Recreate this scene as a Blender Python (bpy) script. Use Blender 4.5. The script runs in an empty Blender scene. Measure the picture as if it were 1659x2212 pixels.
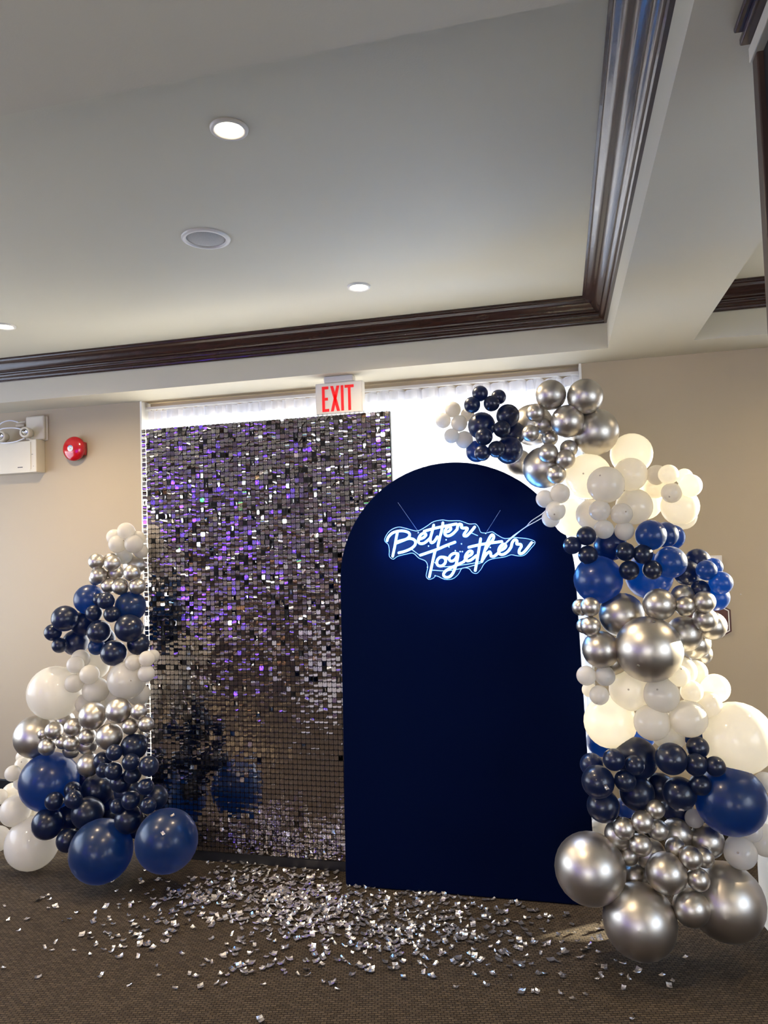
import bpy, bmesh, math, random
import numpy as np
from mathutils import Vector, Matrix

random.seed(7)
rng = np.random.RandomState(7)
SC = bpy.context.scene
COL = SC.collection

# ------------------------------------------------------------------ camera
W, H, F = 1659, 2212, 1565.44
YAW, PITCH, ROLL = 0.2372616, 0.0451858, -0.0312829
CAM = np.array([0.0, 0.0, 1.65])
fwd = np.array([-math.sin(YAW) * math.cos(PITCH), math.cos(YAW) * math.cos(PITCH), math.sin(PITCH)])
r0 = np.array([math.cos(YAW), math.sin(YAW), 0.0])
u0 = np.cross(r0, fwd)
RT = math.cos(ROLL) * r0 + math.sin(ROLL) * u0
UP = -math.sin(ROLL) * r0 + math.cos(ROLL) * u0
cd = bpy.data.cameras.new('camera')
cam = bpy.data.objects.new('camera', cd)
COL.objects.link(cam)
cd.sensor_fit = 'HORIZONTAL'
cd.sensor_width = 36.0
cd.lens = F / W * 36.0
cd.clip_start = 0.05
cam.matrix_world = Matrix(((RT[0], UP[0], -fwd[0], CAM[0]), (RT[1], UP[1], -fwd[1], CAM[1]),
                           (RT[2], UP[2], -fwd[2], CAM[2]), (0, 0, 0, 1)))
SC.camera = cam

# ------------------------------------------------------------------ view, world, daylight
SC.view_settings.view_transform = 'Standard'
SC.view_settings.look = 'None'
SC.view_settings.gamma = 1.0
SC.view_settings.use_curve_mapping = False
SC.view_settings.exposure = 0.2
SC.cycles.max_bounces = 12
SC.cycles.diffuse_bounces = 5
SC.cycles.glossy_bounces = 5
SC.cycles.transmission_bounces = 8
SC.cycles.transparent_max_bounces = 12
SC.cycles.sample_clamp_indirect = 6.0
SC.cycles.caustics_reflective = False
SC.cycles.caustics_refractive = False

world = bpy.data.worlds.new('world')
SC.world = world
world.use_nodes = True
wn = world.node_tree.nodes
wl = world.node_tree.links
wn.clear()
wo = wn.new('ShaderNodeOutputWorld')
wb = wn.new('ShaderNodeBackground')
tc = wn.new('ShaderNodeTexCoord')
sp = wn.new('ShaderNodeSeparateXYZ')
rp = wn.new('ShaderNodeValToRGB')
rp.color_ramp.elements[0].position = 0.0
rp.color_ramp.elements[0].color = (0.93, 0.95, 1.0, 1)
rp.color_ramp.elements[1].position = 0.6
rp.color_ramp.elements[1].color = (0.22, 0.45, 0.95, 1)
wl.new(tc.outputs['Generated'], sp.inputs[0])
wl.new(sp.outputs['Z'], rp.inputs[0])
wl.new(rp.outputs[0], wb.inputs[0])
wb.inputs[1].default_value = 5.5
wl.new(wb.outputs[0], wo.inputs[0])


def add_light(name, kind, loc, energy, color, target=None, **kw):
    d = bpy.data.lights.new(name, kind)
    d.energy = energy
    d.color = color
    for k, v in kw.items():
        setattr(d, k, v)
    o = bpy.data.objects.new(name, d)
    COL.objects.link(o)
    o.location = loc
    if target is not None:
        o.rotation_euler = (Vector(target) - Vector(loc)).to_track_quat('-Z', 'Y').to_euler()
    return o


# low warm evening sun from behind right, entering through the glazed door and window right of frame
SUN_DIR = Vector((0.822, 0.534, 0.196))
add_light('sun', 'SUN', SUN_DIR * 20, 44.0, (1.0, 0.87, 0.64), target=(0, 0, 0), angle=0.009)
# daylight entering by the window openings of the side walls and the rear wall
add_light('daylight_right', 'AREA', (3.35, -0.3, 1.55), 42, (0.74, 0.86, 1.0), target=(0, -0.3, 1.4),
          shape='RECTANGLE', size=3.2, size_y=1.7)
add_light('daylight_left', 'AREA', (-5.1, 2.2, 1.55), 46, (0.88, 0.93, 1.0), target=(0, 2.2, 1.3),
          shape='RECTANGLE', size=3.2, size_y=1.7)
add_light('daylight_rear', 'AREA', (-1.2, -5.9, 1.55), 42, (1.0, 0.93, 0.84), target=(-1.2, 0, 1.4),
          shape='RECTANGLE', size=3.2, size_y=1.7)


# ------------------------------------------------------------------ helpers
def ray(x, y):
    return fwd + (x - W / 2) / F * RT - (y - H / 2) / F * UP


def at(x, y, axis, val):
    """the point of the photograph's ray that lies on the plane coordinate[axis] = val"""
    d = ray(x, y)
    return CAM + d * ((val - CAM[axis]) / d[axis])


def depth(P):
    return float((np.asarray(P) - CAM) @ fwd)


def tag(o, label=None, cat=None, group=None, kind=None):
    if label: o['label'] = label
    if cat: o['category'] = cat
    if group: o['group'] = group
    if kind: o['kind'] = kind
    return o


def empty(name, loc=(0, 0, 0), rz=0):
    o = bpy.data.objects.new(name, None)
    COL.objects.link(o)
    o.location = loc
    o.rotation_euler = (0, 0, rz)
    o.empty_display_size = 0.05
    return o


class MB:
    """collects vertices and faces of one mesh"""
    def __init__(self):
        self.v, self.f = [], []

    def add(self, vs, fs):
        n = len(self.v)
        self.v += [tuple(float(c) for c in p) for p in vs]
        self.f += [tuple(i + n for i in f) for f in fs]
        return self

    def box(self, x0, x1, y0, y1, z0, z1):
        return self.add([(x0, y0, z0), (x1, y0, z0), (x1, y1, z0), (x0, y1, z0), (x0, y0, z1), (x1, y0, z1), (x1, y1, z1), (x0, y1, z1)],
                        [(0, 3, 2, 1), (4, 5, 6, 7), (0, 1, 5, 4), (1, 2, 6, 5), (2, 3, 7, 6), (3, 0, 4, 7)])

    def lathe(self, prof, n=32, M=None, closed=True):
        """prof = [(radius, height)...] turned about Z; M places it"""
        vs, fs = [], []
        for (r, z) in prof:
            for k in range(n):
                a = 2 * math.pi * k / n
                p = Vector((r * math.cos(a), r * math.sin(a), z))
                if M is not None: p = M @ p
                vs.append(p)
        for i in range(len(prof) - 1):
            for k in range(n):
                k2 = (k + 1) % n
                fs.append((i * n + k, i * n + k2, (i + 1) * n + k2, (i + 1) * n + k))
        if closed:
            fs.append(tuple(range(n))[::-1])
            fs.append(tuple(range((len(prof) - 1) * n, len(prof) * n)))
        return self.add(vs, fs)

    def tube(self, pts, r, n=8, cap=True):
        pts = [Vector(p) for p in pts]
        vs, fs = [], []
        up = Vector((0, 1, 0))
        for i, p in enumerate(pts):
            t = (pts[min(i + 1, len(pts) - 1)] - pts[max(i - 1, 0)])
            if t.length < 1e-9: t = Vector((1, 0, 0))
            t.normalize()
            a = t.cross(up)
            if a.length < 1e-3: a = t.cross(Vector((1, 0, 0)))
            a.normalize()
            b = t.cross(a)
            for k in range(n):
                an = 2 * math.pi * k / n
                vs.append(p + r * (math.cos(an) * a + math.sin(an) * b))
        for i in range(len(pts) - 1):
            for k in range(n):
                k2 = (k + 1) % n
                fs.append((i * n + k, i * n + k2, (i + 1) * n + k2, (i + 1) * n + k))
        if cap:
            fs.append(tuple(range(n))[::-1])
            fs.append(tuple(range((len(pts) - 1) * n, len(pts) * n)))
        return self.add(vs, fs)

    def prism(self, poly, y0, y1):
        """polygon in X,Z extruded along Y"""
        n = len(poly)
        vs = [(x, y0, z) for x, z in poly] + [(x, y1, z) for x, z in poly]
        fs = [tuple(range(n)), tuple(range(2 * n - 1, n - 1, -1))]
        fs += [((i + 1) % n, i, i + n, (i + 1) % n + n) for i in range(n)]
        return self.add(vs, fs)

    def mesh(self, name, mat, smooth=False):
        me = bpy.data.meshes.new(name)
        me.from_pydata(self.v, [], self.f)
        me.materials.append(mat)
        me.validate()
        bm = bmesh.new(); bm.from_mesh(me)
        bmesh.ops.recalc_face_normals(bm, faces=bm.faces)
        bm.to_mesh(me); bm.free()
        if smooth:
            me.shade_smooth() if smooth is True else me.shade_auto_smooth(smooth) if hasattr(me, 'shade_auto_smooth') else me.shade_smooth()
        return me

    def build(self, name, mat, parent=None, smooth=False, bevel=0, seg=2):
        me = self.mesh(name, mat, smooth is True)
        o = bpy.data.objects.new(name, me)
        COL.objects.link(o)
        if parent: o.parent = parent
        if smooth == 'edge':
            me.shade_smooth()
            m = o.modifiers.new('edges', 'EDGE_SPLIT'); m.split_angle = math.radians(38)
        if bevel:
            m = o.modifiers.new('bevel', 'BEVEL'); m.width = bevel; m.segments = seg; m.limit_method = 'ANGLE'
        return o


def link_mesh(name, me, parent=None, M=None):
    o = bpy.data.objects.new(name, me)
    COL.objects.link(o)
    if parent: o.parent = parent
    if M is not None: o.matrix_local = M
    return o


def smooth_curve(pts, k=6, closed=False):
    """Catmull-Rom through the points"""
    P = [np.array(p, float) for p in pts]
    n = len(P)
    out = []
    rngi = range(n) if closed else range(n - 1)
    for i in rngi:
        g = (lambda j: P[j % n]) if closed else (lambda j: P[max(0, min(n - 1, j))])
        p0, p1, p2, p3 = g(i - 1), g(i), g(i + 1), g(i + 2)
        for s in range(k):
            t = s / k
            out.append(0.5 * ((2 * p1) + (-p0 + p2) * t + (2 * p0 - 5 * p1 + 4 * p2 - p3) * t * t + (-p0 + 3 * p1 - 3 * p2 + p3) * t ** 3))
    if not closed: out.append(P[-1])
    return out


# ------------------------------------------------------------------ materials
def mat(name, base=(0.8, 0.8, 0.8), rough=0.5, metal=0.0, coat=0.0, emit=None, estr=1.0, spec=None):
    m = bpy.data.materials.new(name)
    m.use_nodes = True
    b = m.node_tree.nodes['Principled BSDF']
    b.inputs['Base Color'].default_value = (*base, 1)
    b.inputs['Roughness'].default_value = rough
    b.inputs['Metallic'].default_value = metal
    b.inputs['Coat Weight'].default_value = coat
    if spec is not None: b.inputs['Specular IOR Level'].default_value = spec
    if emit:
        b.inputs['Emission Color'].default_value = (*emit, 1)
        b.inputs['Emission Strength'].default_value = estr
    return m


def noisy(m, scale, amount, bump=0.0, bscale=None, coords='Object', detail=4, stretch=None, dist=0.01):
    """multiply base colour by a noise and add a fine bump"""
    nt = m.node_tree; n = nt.nodes; l = nt.links
    b = n['Principled BSDF']
    t = n.new('ShaderNodeTexCoord'); mp = n.new('ShaderNodeMapping')
    l.new(t.outputs[coords], mp.inputs[0])
    if stretch: mp.inputs['Scale'].default_value = stretch
    nz = n.new('ShaderNodeTexNoise'); nz.inputs['Scale'].default_value = scale; nz.inputs['Detail'].default_value = detail
    l.new(mp.outputs[0], nz.inputs['Vector'])
    base = tuple(b.inputs['Base Color'].default_value)
    mx = n.new('ShaderNodeMix'); mx.data_type = 'RGBA'
    mx.inputs['A'].default_value = tuple(max(0, c * (1 - amount)) for c in base[:3]) + (1,)
    mx.inputs['B'].default_value = tuple(min(1, c * (1 + amount)) for c in base[:3]) + (1,)
    l.new(nz.outputs['Fac'], mx.inputs['Factor'])
    l.new(mx.outputs['Result'], b.inputs['Base Color'])
    if bump:
        n2 = n.new('ShaderNodeTexNoise'); n2.inputs['Scale'].default_value = bscale or scale * 10
        l.new(mp.outputs[0], n2.inputs['Vector'])
        bp = n.new('ShaderNodeBump'); bp.inputs['Strength'].default_value = bump; bp.inputs['Distance'].default_value = dist
        l.new(n2.outputs['Fac'], bp.inputs['Height']); l.new(bp.outputs[0], b.inputs['Normal'])
    return m


M = {}
M['wall'] = noisy(mat('wall_paint', (0.425, 0.345, 0.235), 0.55), 2.0, 0.03, 0.12, 260, dist=0.002)
M['ceiling'] = noisy(mat('ceiling_paint', (0.60, 0.565, 0.445), 0.7), 1.6, 0.04, 0.15, 180, dist=0.002)
M['beam'] = noisy(mat('beam_paint', (0.57, 0.53, 0.42), 0.6), 1.6, 0.03, 0.12, 200, dist=0.002)
M['wood'] = noisy(mat('dark_wood', (0.034, 0.012, 0.008), 0.27, coat=0.25), 7, 0.5, 0.15, 60, stretch=(1, 1, 8), dist=0.002)
M['darkwood'] = noisy(mat('dark_brown_casing', (0.055, 0.030, 0.020), 0.4), 7, 0.3)
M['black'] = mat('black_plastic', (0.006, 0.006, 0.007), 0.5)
M['white_plastic'] = mat('white_plastic', (0.72, 0.69, 0.64), 0.35)
M['beige_metal'] = noisy(mat('beige_enamel', (0.66, 0.60, 0.48), 0.38), 6, 0.05)
M['grille'] = noisy(mat('speaker_grille', (0.40, 0.39, 0.36), 0.6), 400, 0.35)
M['lamp'] = mat('lamp_glow', (1, 1, 1), 0.4, emit=(1.0, 0.86, 0.62), estr=14)
M['frame'] = mat('window_frame_paint', (0.50, 0.48, 0.45), 0.4)
M['chrome'] = mat('chrome', (0.75, 0.75, 0.76), 0.15, 1.0)
M['red'] = mat('red_enamel', (0.46, 0.004, 0.010), 0.16, coat=0.5)
M['exit_face'] = mat('exit_face', (0.80, 0.76, 0.70), 0.4)
M['exit_red'] = mat('exit_red', (0.80, 0.012, 0.012), 0.45, emit=(0.9, 0.01, 0.01), estr=0.25)
M['sticker'] = mat('sticker_white', (0.72, 0.74, 0.76), 0.4)
M['sticker_blue'] = mat('sticker_blue', (0.10, 0.32, 0.62), 0.4)
M['plaque'] = noisy(mat('plaque_brown', (0.075, 0.018, 0.010), 0.4), 12, 0.2)
M['plaque_line'] = mat('plaque_line', (0.80, 0.78, 0.74), 0.5)
M['navy_fabric'] = noisy(mat('navy_fabric', (0.0005, 0.0032, 0.021), 0.9, spec=0.03), 900, 0.3)
M['plinth'] = mat('plinth_white', (0.80, 0.78, 0.72), 0.5)
M['cloth'] = mat('table_linen', (0.78, 0.77, 0.80), 0.9)
M['line'] = mat('nylon_line', (0.35, 0.45, 0.60), 0.4)
M['cable'] = mat('white_cable', (0.75, 0.76, 0.82), 0.4)
M['ground'] = mat('pale_paving', (0.55, 0.54, 0.52), 0.9)


def carpet_mat():
    m = mat('carpet', (0.06, 0.045, 0.03), 0.95, spec=0.2)
    nt = m.node_tree; n = nt.nodes; l = nt.links; b = n['Principled BSDF']
    t = n.new('ShaderNodeTexCoord'); mp = n.new('ShaderNodeMapping')
    l.new(t.outputs['Object'], mp.inputs[0])
    mp.inputs['Rotation'].default_value = (0, 0, math.radians(-14))
    nz = n.new('ShaderNodeTexNoise'); nz.inputs['Scale'].default_value = 45; nz.inputs['Detail'].default_value = 2
    l.new(mp.outputs[0], nz.inputs['Vector'])
    mxv = n.new('ShaderNodeMix'); mxv.data_type = 'VECTOR'; mxv.inputs['Factor'].default_value = 0.006
    l.new(mp.outputs[0], mxv.inputs['A']); l.new(nz.outputs['Color'], mxv.inputs['B'])
    br = n.new('ShaderNodeTexBrick')
    br.inputs['Scale'].default_value = 1.0
    br.inputs['Brick Width'].default_value = 0.022
    br.inputs['Row Height'].default_value = 0.0115
    br.inputs['Mortar Size'].default_value = 0.0018
    br.inputs['Mortar Smooth'].default_value = 0.8
    br.inputs['Color1'].default_value = (0.112, 0.083, 0.054, 1)
    br.inputs['Color2'].default_value = (0.068, 0.050, 0.032, 1)
    br.inputs['Mortar'].default_value = (0.014, 0.010, 0.008, 1)
    l.new(mxv.outputs['Result'], br.inputs['Vector'])
    n3 = n.new('ShaderNodeTexNoise'); n3.inputs['Scale'].default_value = 420; n3.inputs['Detail'].default_value = 3
    l.new(mp.outputs[0], n3.inputs['Vector'])
    rmp = n.new('ShaderNodeMapRange'); rmp.inputs['From Min'].default_value = 0.3; rmp.inputs['From Max'].default_value = 0.7
    rmp.inputs['To Min'].default_value = 0.45; rmp.inputs['To Max'].default_value = 1.5
    l.new(n3.outputs['Fac'], rmp.inputs['Value'])
    mul = n.new('ShaderNodeVectorMath'); mul.operation = 'SCALE'
    l.new(br.outputs['Color'], mul.inputs[0]); l.new(rmp.outputs[0], mul.inputs['Scale'])
    l.new(mul.outputs[0], b.inputs['Base Color'])
    ad = n.new('ShaderNodeMath'); ad.operation = 'SUBTRACT'
    l.new(n3.outputs['Fac'], ad.inputs[0]); l.new(br.outputs['Fac'], ad.inputs[1])
    bp = n.new('ShaderNodeBump'); bp.inputs['Strength'].default_value = 0.9; bp.inputs['Distance'].default_value = 0.006
    l.new(ad.outputs[0], bp.inputs['Height']); l.new(bp.outputs[0], b.inputs['Normal'])
    return m


M['carpet'] = carpet_mat()


def latex(name, base, trans, tf, rough, sheen=0.0):
    """thin rubber: surface colour, light let through from behind, glossy skin"""
    m = bpy.data.materials.new(name); m.use_nodes = True
    nt = m.node_tree; n = nt.nodes; l = nt.links
    b = n['Principled BSDF']
    b.inputs['Base Color'].default_value = (*base, 1)
    b.inputs['Roughness'].default_value = rough
    b.inputs['Sheen Weight'].default_value = sheen
    b.inputs['Sheen Roughness'].default_value = 0.35
    if sheen:
        b.inputs['Coat Weight'].default_value = 0.5
        b.inputs['Coat Roughness'].default_value = 0.16
    tr = n.new('ShaderNodeBsdfTranslucent'); tr.inputs[0].default_value = (*trans, 1)
    mx = n.new('ShaderNodeMixShader'); mx.inputs[0].default_value = tf
    out = n['Material Output']
    l.new(b.outputs[0], mx.inputs[1]); l.new(tr.outputs[0], mx.inputs[2]); l.new(mx.outputs[0], out.inputs[0])
    return m


M['W'] = latex('white_latex', (0.70, 0.67, 0.63), (0.97, 0.93, 0.83), 0.46, 0.10)
M['N'] = latex('navy_latex', (0.0026, 0.0090, 0.031), (0.003, 0.13, 0.45), 0.28, 0.34, 0.07)
M['B'] = latex('blue_latex', (0.002, 0.017, 0.042), (0.004, 0.27, 0.75), 0.42, 0.36, 0.16)
M['S'] = mat('chrome_latex', (0.53, 0.49, 0.435), 0.38, 1.0, coat=0.0)
M['tip_pale'] = mat('balloon_tip_pale', (0.42, 0.36, 0.29), 0.5)
M['tip'] = mat('balloon_tip_dark', (0.16, 0.14, 0.11), 0.5)


def sheer_mat():
    m = bpy.data.materials.new('sheer_fabric'); m.use_nodes = True
    nt = m.node_tree; n = nt.nodes; l = nt.links
    n.remove(n['Principled BSDF'])
    d = n.new('ShaderNodeBsdfDiffuse'); d.inputs[0].default_value = (0.86, 0.84, 0.84, 1)
    t = n.new('ShaderNodeBsdfTranslucent'); t.inputs[0].default_value = (0.90, 0.89, 0.90, 1)
    p = n.new('ShaderNodeBsdfTransparent')
    a = n.new('ShaderNodeMixShader'); a.inputs[0].default_value = 0.55
    c = n.new('ShaderNodeMixShader'); c.inputs[0].default_value = 0.34
    l.new(d.outputs[0], a.inputs[1]); l.new(t.outputs[0], a.inputs[2])
    l.new(a.outputs[0], c.inputs[1]); l.new(p.outputs[0], c.inputs[2])
    l.new(c.outputs[0], n['Material Output'].inputs[0])
    return m


def pane_mat(name='thin_glass', tint=(0.96, 0.98, 0.98), gloss=0.08, rough=0.01):
    m = bpy.data.materials.new(name); m.use_nodes = True
    nt = m.node_tree; n = nt.nodes; l = nt.links
    n.remove(n['Principled BSDF'])
    p = n.new('ShaderNodeBsdfTransparent'); p.inputs[0].default_value = (*tint, 1)
    g = n.new('ShaderNodeBsdfGlossy'); g.inputs['Roughness'].default_value = rough
    c = n.new('ShaderNodeMixShader'); c.inputs[0].default_value = gloss
    l.new(p.outputs[0], c.inputs[1]); l.new(g.outputs[0], c.inputs[2])
    l.new(c.outputs[0], n['Material Output'].inputs[0])
    return m


M['sheer'] = sheer_mat()
M['tape'] = sheer_mat()
M['tape'].node_tree.nodes['Mix Shader'].inputs[0].default_value = 0.30
M['tape'].node_tree.nodes['Mix Shader.001'].inputs[0].default_value = 0.08
M['glass'] = pane_mat()
M['acrylic'] = pane_mat('clear_acrylic', (0.95, 0.97, 0.99), 0.0, 0.05)
_nt = M['acrylic'].node_tree          # faint haze in the plastic scatters the tube light
_d = _nt.nodes.new('ShaderNodeBsdfTranslucent'); _d.inputs[0].default_value = (0.8, 0.85, 0.9, 1)
_e = _nt.nodes.new('ShaderNodeBsdfDiffuse'); _e.inputs[0].default_value = (0.8, 0.85, 0.9, 1)
_x = _nt.nodes.new('ShaderNodeAddShader'); _y = _nt.nodes.new('ShaderNodeMixShader'); _y.inputs[0].default_value = 0.006
_o = _nt.nodes['Material Output']; _src = _o.inputs[0].links[0].from_socket
_nt.links.new(_d.outputs[0], _x.inputs[0]); _nt.links.new(_e.outputs[0], _x.inputs[1])
_nt.links.new(_src, _y.inputs[1]); _nt.links.new(_x.outputs[0], _y.inputs[2]); _nt.links.new(_y.outputs[0], _o.inputs[0])
M['acrylic_edge_glow'] = mat('acrylic_edge_glow', (0.55, 0.70, 0.95), 0.2, emit=(0.10, 0.35, 1.0), estr=0.25)  # tube light caught by the rim, put in as faint emission
M['neon'] = mat('neon_tube', (1, 1, 1), 0.4, emit=(0.12, 0.42, 1.0), estr=12)
M['sequin'] = noisy(mat('sequin_mirror', (0.62, 0.58, 0.57), 0.05, 1.0), 30, 0.10, 0.06, 38, dist=0.004)
M['foil'] = mat('foil', (0.84, 0.80, 0.79), 0.20, 0.9)
M['tab'] = pane_mat('clear_tab', (0.85, 0.88, 0.9), 0.25, 0.1)
M['violet_led'] = mat('violet_led', (0.2, 0.1, 0.6), 0.4, emit=(0.075, 0.02, 1.0), estr=20)
M['green_led'] = mat('green_led', (0.1, 0.5, 0.2), 0.4, emit=(0.03, 1.0, 0.18), estr=14)

# ------------------------------------------------------------------ room shell
HS, HC = 2.65, 2.905            # soffit and coffer heights
YW = 4.26                       # back wall
XL, XR, YR = -5.2, 3.4, -6.0


def struct(o):
    o['kind'] = 'structure'
    return o


def wall_with_holes(name, axis, pos, thick, lo, hi, holes, z1=3.0):
    """wall at coordinate pos (thickness outward), holes = [(a0,a1,z0,z1)] along the other axis"""
    mb = MB()
    edges = sorted({lo, hi, *[h[0] for h in holes], *[h[1] for h in holes]})
    for a0, a1 in zip(edges[:-1], edges[1:]):
        zs = [(h[2], h[3]) for h in holes if h[0] <= a0 + 1e-6 and h[1] >= a1 - 1e-6]
        spans, z = [], 0.0
        for (p, q) in zs:
            if p > z: spans.append((z, p))
            z = q
        if z < z1: spans.append((z, z1))
        for (p, q) in spans:
            if axis == 'y': mb.box(a0, a1, min(pos, pos + thick), max(pos, pos + thick), p, q)
            else: mb.box(min(pos, pos + thick), max(pos, pos + thick), a0, a1, p, q)
    return struct(mb.build(name, M['wall']))


WX0, WX1 = -2.67, 0.155
wall_with_holes('wall_back', 'y', YW, 0.25, XL - 0.2, XR + 0.2,
                [(WX0, WX1, 0.08, 2.65), (1.25, 2.30, 0.0, 2.5), (2.30, 3.2, 1.3, 2.5)])
wall_with_holes('wall_left', 'x', XL, -0.2, YR, YW, [(0.6, 3.8, 0.7, 2.4)])
wall_with_holes('wall_right', 'x', XR, 0.2, YR, YW, [(-1.9, 1.3, 0.7, 2.4)])
wall_with_holes('wall_rear', 'y', YR, -0.2, XL - 0.2, XR + 0.2, [(-2.8, 0.4, 0.7, 2.4)])
struct(MB().box(XL - .2, XR + .2, YR - .2, YW + .25, -0.1, 0.0).build('floor', M['carpet']))
ceil = struct(MB().box(XL - .2, XR + .2, YR - .2, YW + .25, HC, HC + .12).build('ceiling', M['ceiling']))
# dropped beams round the coffers
BX0, BX1, YE = 0.285, 0.708, 3.965
YN = 1.36
for (a, b, c, d) in [(XL, XR, YE, YW), (BX0, BX1, YN, YE), (XL, XR, 0.85, YN), (XL, -4.75, YN, YE), (3.1, XR, YN, YE),
                     (XL, XR, -6.0, -5.6), (XL, -4.75, -5.6, 0.85), (3.1, XR, -5.6, 0.85), (BX0, BX1, -5.6, 0.85), (XL, XR, -2.6, -2.2)]:
    MB().box(a, b, c, d, HS, HC + 0.02).build('beam', M['beam'], ceil)

# crown moulding, mitred, its own trim piece on every side of a coffer
PROF = [(0.0, -0.120), (0.012, -0.120), (0.017, -0.116), (0.018, -0.108), (0.022, -0.102), (0.031, -0.099), (0.039, -0.093), (0.042, -0.085),
        (0.041, -0.079), (0.038, -0.077), (0.040, -0.072), (0.050, -0.070), (0.060, -0.066), (0.069, -0.058), (0.075, -0.048), (0.080, -0.038),
        (0.088, -0.029), (0.098, -0.024), (0.108, -0.021), (0.114, -0.016), (0.116, -0.009), (0.124, -0.008), (0.124, 0.0), (0.0, 0.0)]


def coffer_trim(x0, x1, y0, y1, n0):
    cs = [((x0, y1), (x1, y1)), ((x1, y1), (x1, y0)), ((x1, y0), (x0, y0)), ((x0, y0), (x0, y1))]
    ins = [(0, -1), (-1, 0), (0, 1), (1, 0)]
    for k in range(4):
        (a, b) = cs[k]
        i1 = ins[k]; i0 = ins[k - 1]; i2 = ins[(k + 1) % 4]
        mb = MB(); vs = []
        for d, z in PROF: vs.append((a[0] + d * (i1[0] + i0[0]), a[1] + d * (i1[1] + i0[1]), HC + z))
        for d, z in PROF: vs.append((b[0] + d * (i1[0] + i2[0]), b[1] + d * (i1[1] + i2[1]), HC + z))
        n = len(PROF)
        fs = [(i, (i + 1) % n, (i + 1) % n + n, i + n) for i in range(n)] + [tuple(range(n)), tuple(range(2 * n - 1, n - 1, -1))]
        mb.add(vs, fs)
        struct(mb.build('trim_%d' % (n0 + k), M['wood'], smooth='edge'))


coffer_trim(-4.75, BX0, YN, YE, 1)
coffer_trim(BX1, 3.1, YN, YE, 5)

# baseboards
struct(MB().box(XL, WX0, YW - 0.015, YW, 0, 0.135).build('baseboard_back', M['black'], bevel=0.004))
struct(MB().box(WX1, 1.25, YW - 0.015, YW, 0, 0.135).build('baseboard_right', M['black'], bevel=0.004))


struct(MB().box(XL, XR, YR, YR + .02, 0.0, 0.68).build('trim_12', M['darkwood']))      # unseen dark boards added to give the sequins dark reflections
struct(MB().box(XL, XL + .02, YR + .02, YW - .02, 0.0, 0.68).build('trim_13', M['darkwood']))


# windows: frame with mullions, panes as parts
def window(name, axis, pos, a0, a1, z0, z1, muls, trans, head=0.0, dark=False):
    def bx(mb, p, q, d0, d1, r, s):
        if axis == 'y': mb.box(p, q, pos + d0, pos + d1, r, s)
        else: mb.box(pos + d0, pos + d1, p, q, r, s)
    t = 0.045
    mb = MB()
    bx(mb, a0, a0 + t, -.03, .03, z0, z1); bx(mb, a1 - t, a1, -.03, .03, z0, z1)
    bx(mb, a0 + t, a1 - t, -.03, .03, z0, z0 + t)
    bx(mb, a0 + t, a1 - t, -.03, .03, z1 - max(t, head), z1)
    root = struct(mb.build(name, M['frame'], bevel=0.004))
    xs = [a0 + t] + list(muls) + [a1 - t]
    zs = [z0 + t] + list(trans) + [z1 - max(t, head)]
    for x in muls:
        m2 = MB(); bx(m2, x - .022, x + .022, -.028, .028, z0 + t, z1 - max(t, head)); m2.build('mullion', M['frame'], root)
    for z in trans:
        m2 = MB(); bx(m2, a0 + t, a1 - t, -.026, .026, z - .02, z + .02); m2.build('transom', M['frame'], root)
    for i in range(len(xs) - 1):
        for j in range(len(zs) - 1):
            m2 = MB(); bx(m2, xs[i], xs[i + 1], -.003, .003, zs[j], zs[j + 1]); m2.build('pane', M['glass'], root)
    return root


window('window_1', 'y', YW + 0.19, WX0, WX1, 0.08, 2.65, (-1.73, -0.79), (2.0,), head=0.073)
window('window_2', 'y', YW + 0.15, 2.30, 3.2, 1.3, 2.5, (), ())
window('window_3', 'x', XL - 0.12, 0.6, 3.8, 0.7, 2.4, (1.67, 2.73), ())
window('window_4', 'x', XR + 0.12, -1.9, 1.3, 0.7, 2.4, (-0.83, 0.23), ())
window('window_5', 'y', YR - 0.12, -2.8, 0.4, 0.7, 2.4, (-1.73, -0.67), ())
window('door_1', 'y', YW + 0.15, 1.25, 2.30, 0.0, 2.5, (), ())
MB().box(1.29, 2.26, YW + .125, YW + .175, 0.47, 0.98).build('door_sun_block', M['frame'], bpy.data.objects['door_1'], bevel=0.004)  # unseen board added to cut off the sun patch on the carpet
MB().box(1.29, 1.75, YW + .125, YW + .175, 0.04, 0.47).build('low_sun_block', M['frame'], bpy.data.objects['door_1'], bevel=0.004)  # unseen board added to narrow the low sun streak
g = MB().box(-40, 40, -40, 40, -0.5, -0.4).build('outside_ground', M['ground'])
struct(g)

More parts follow.
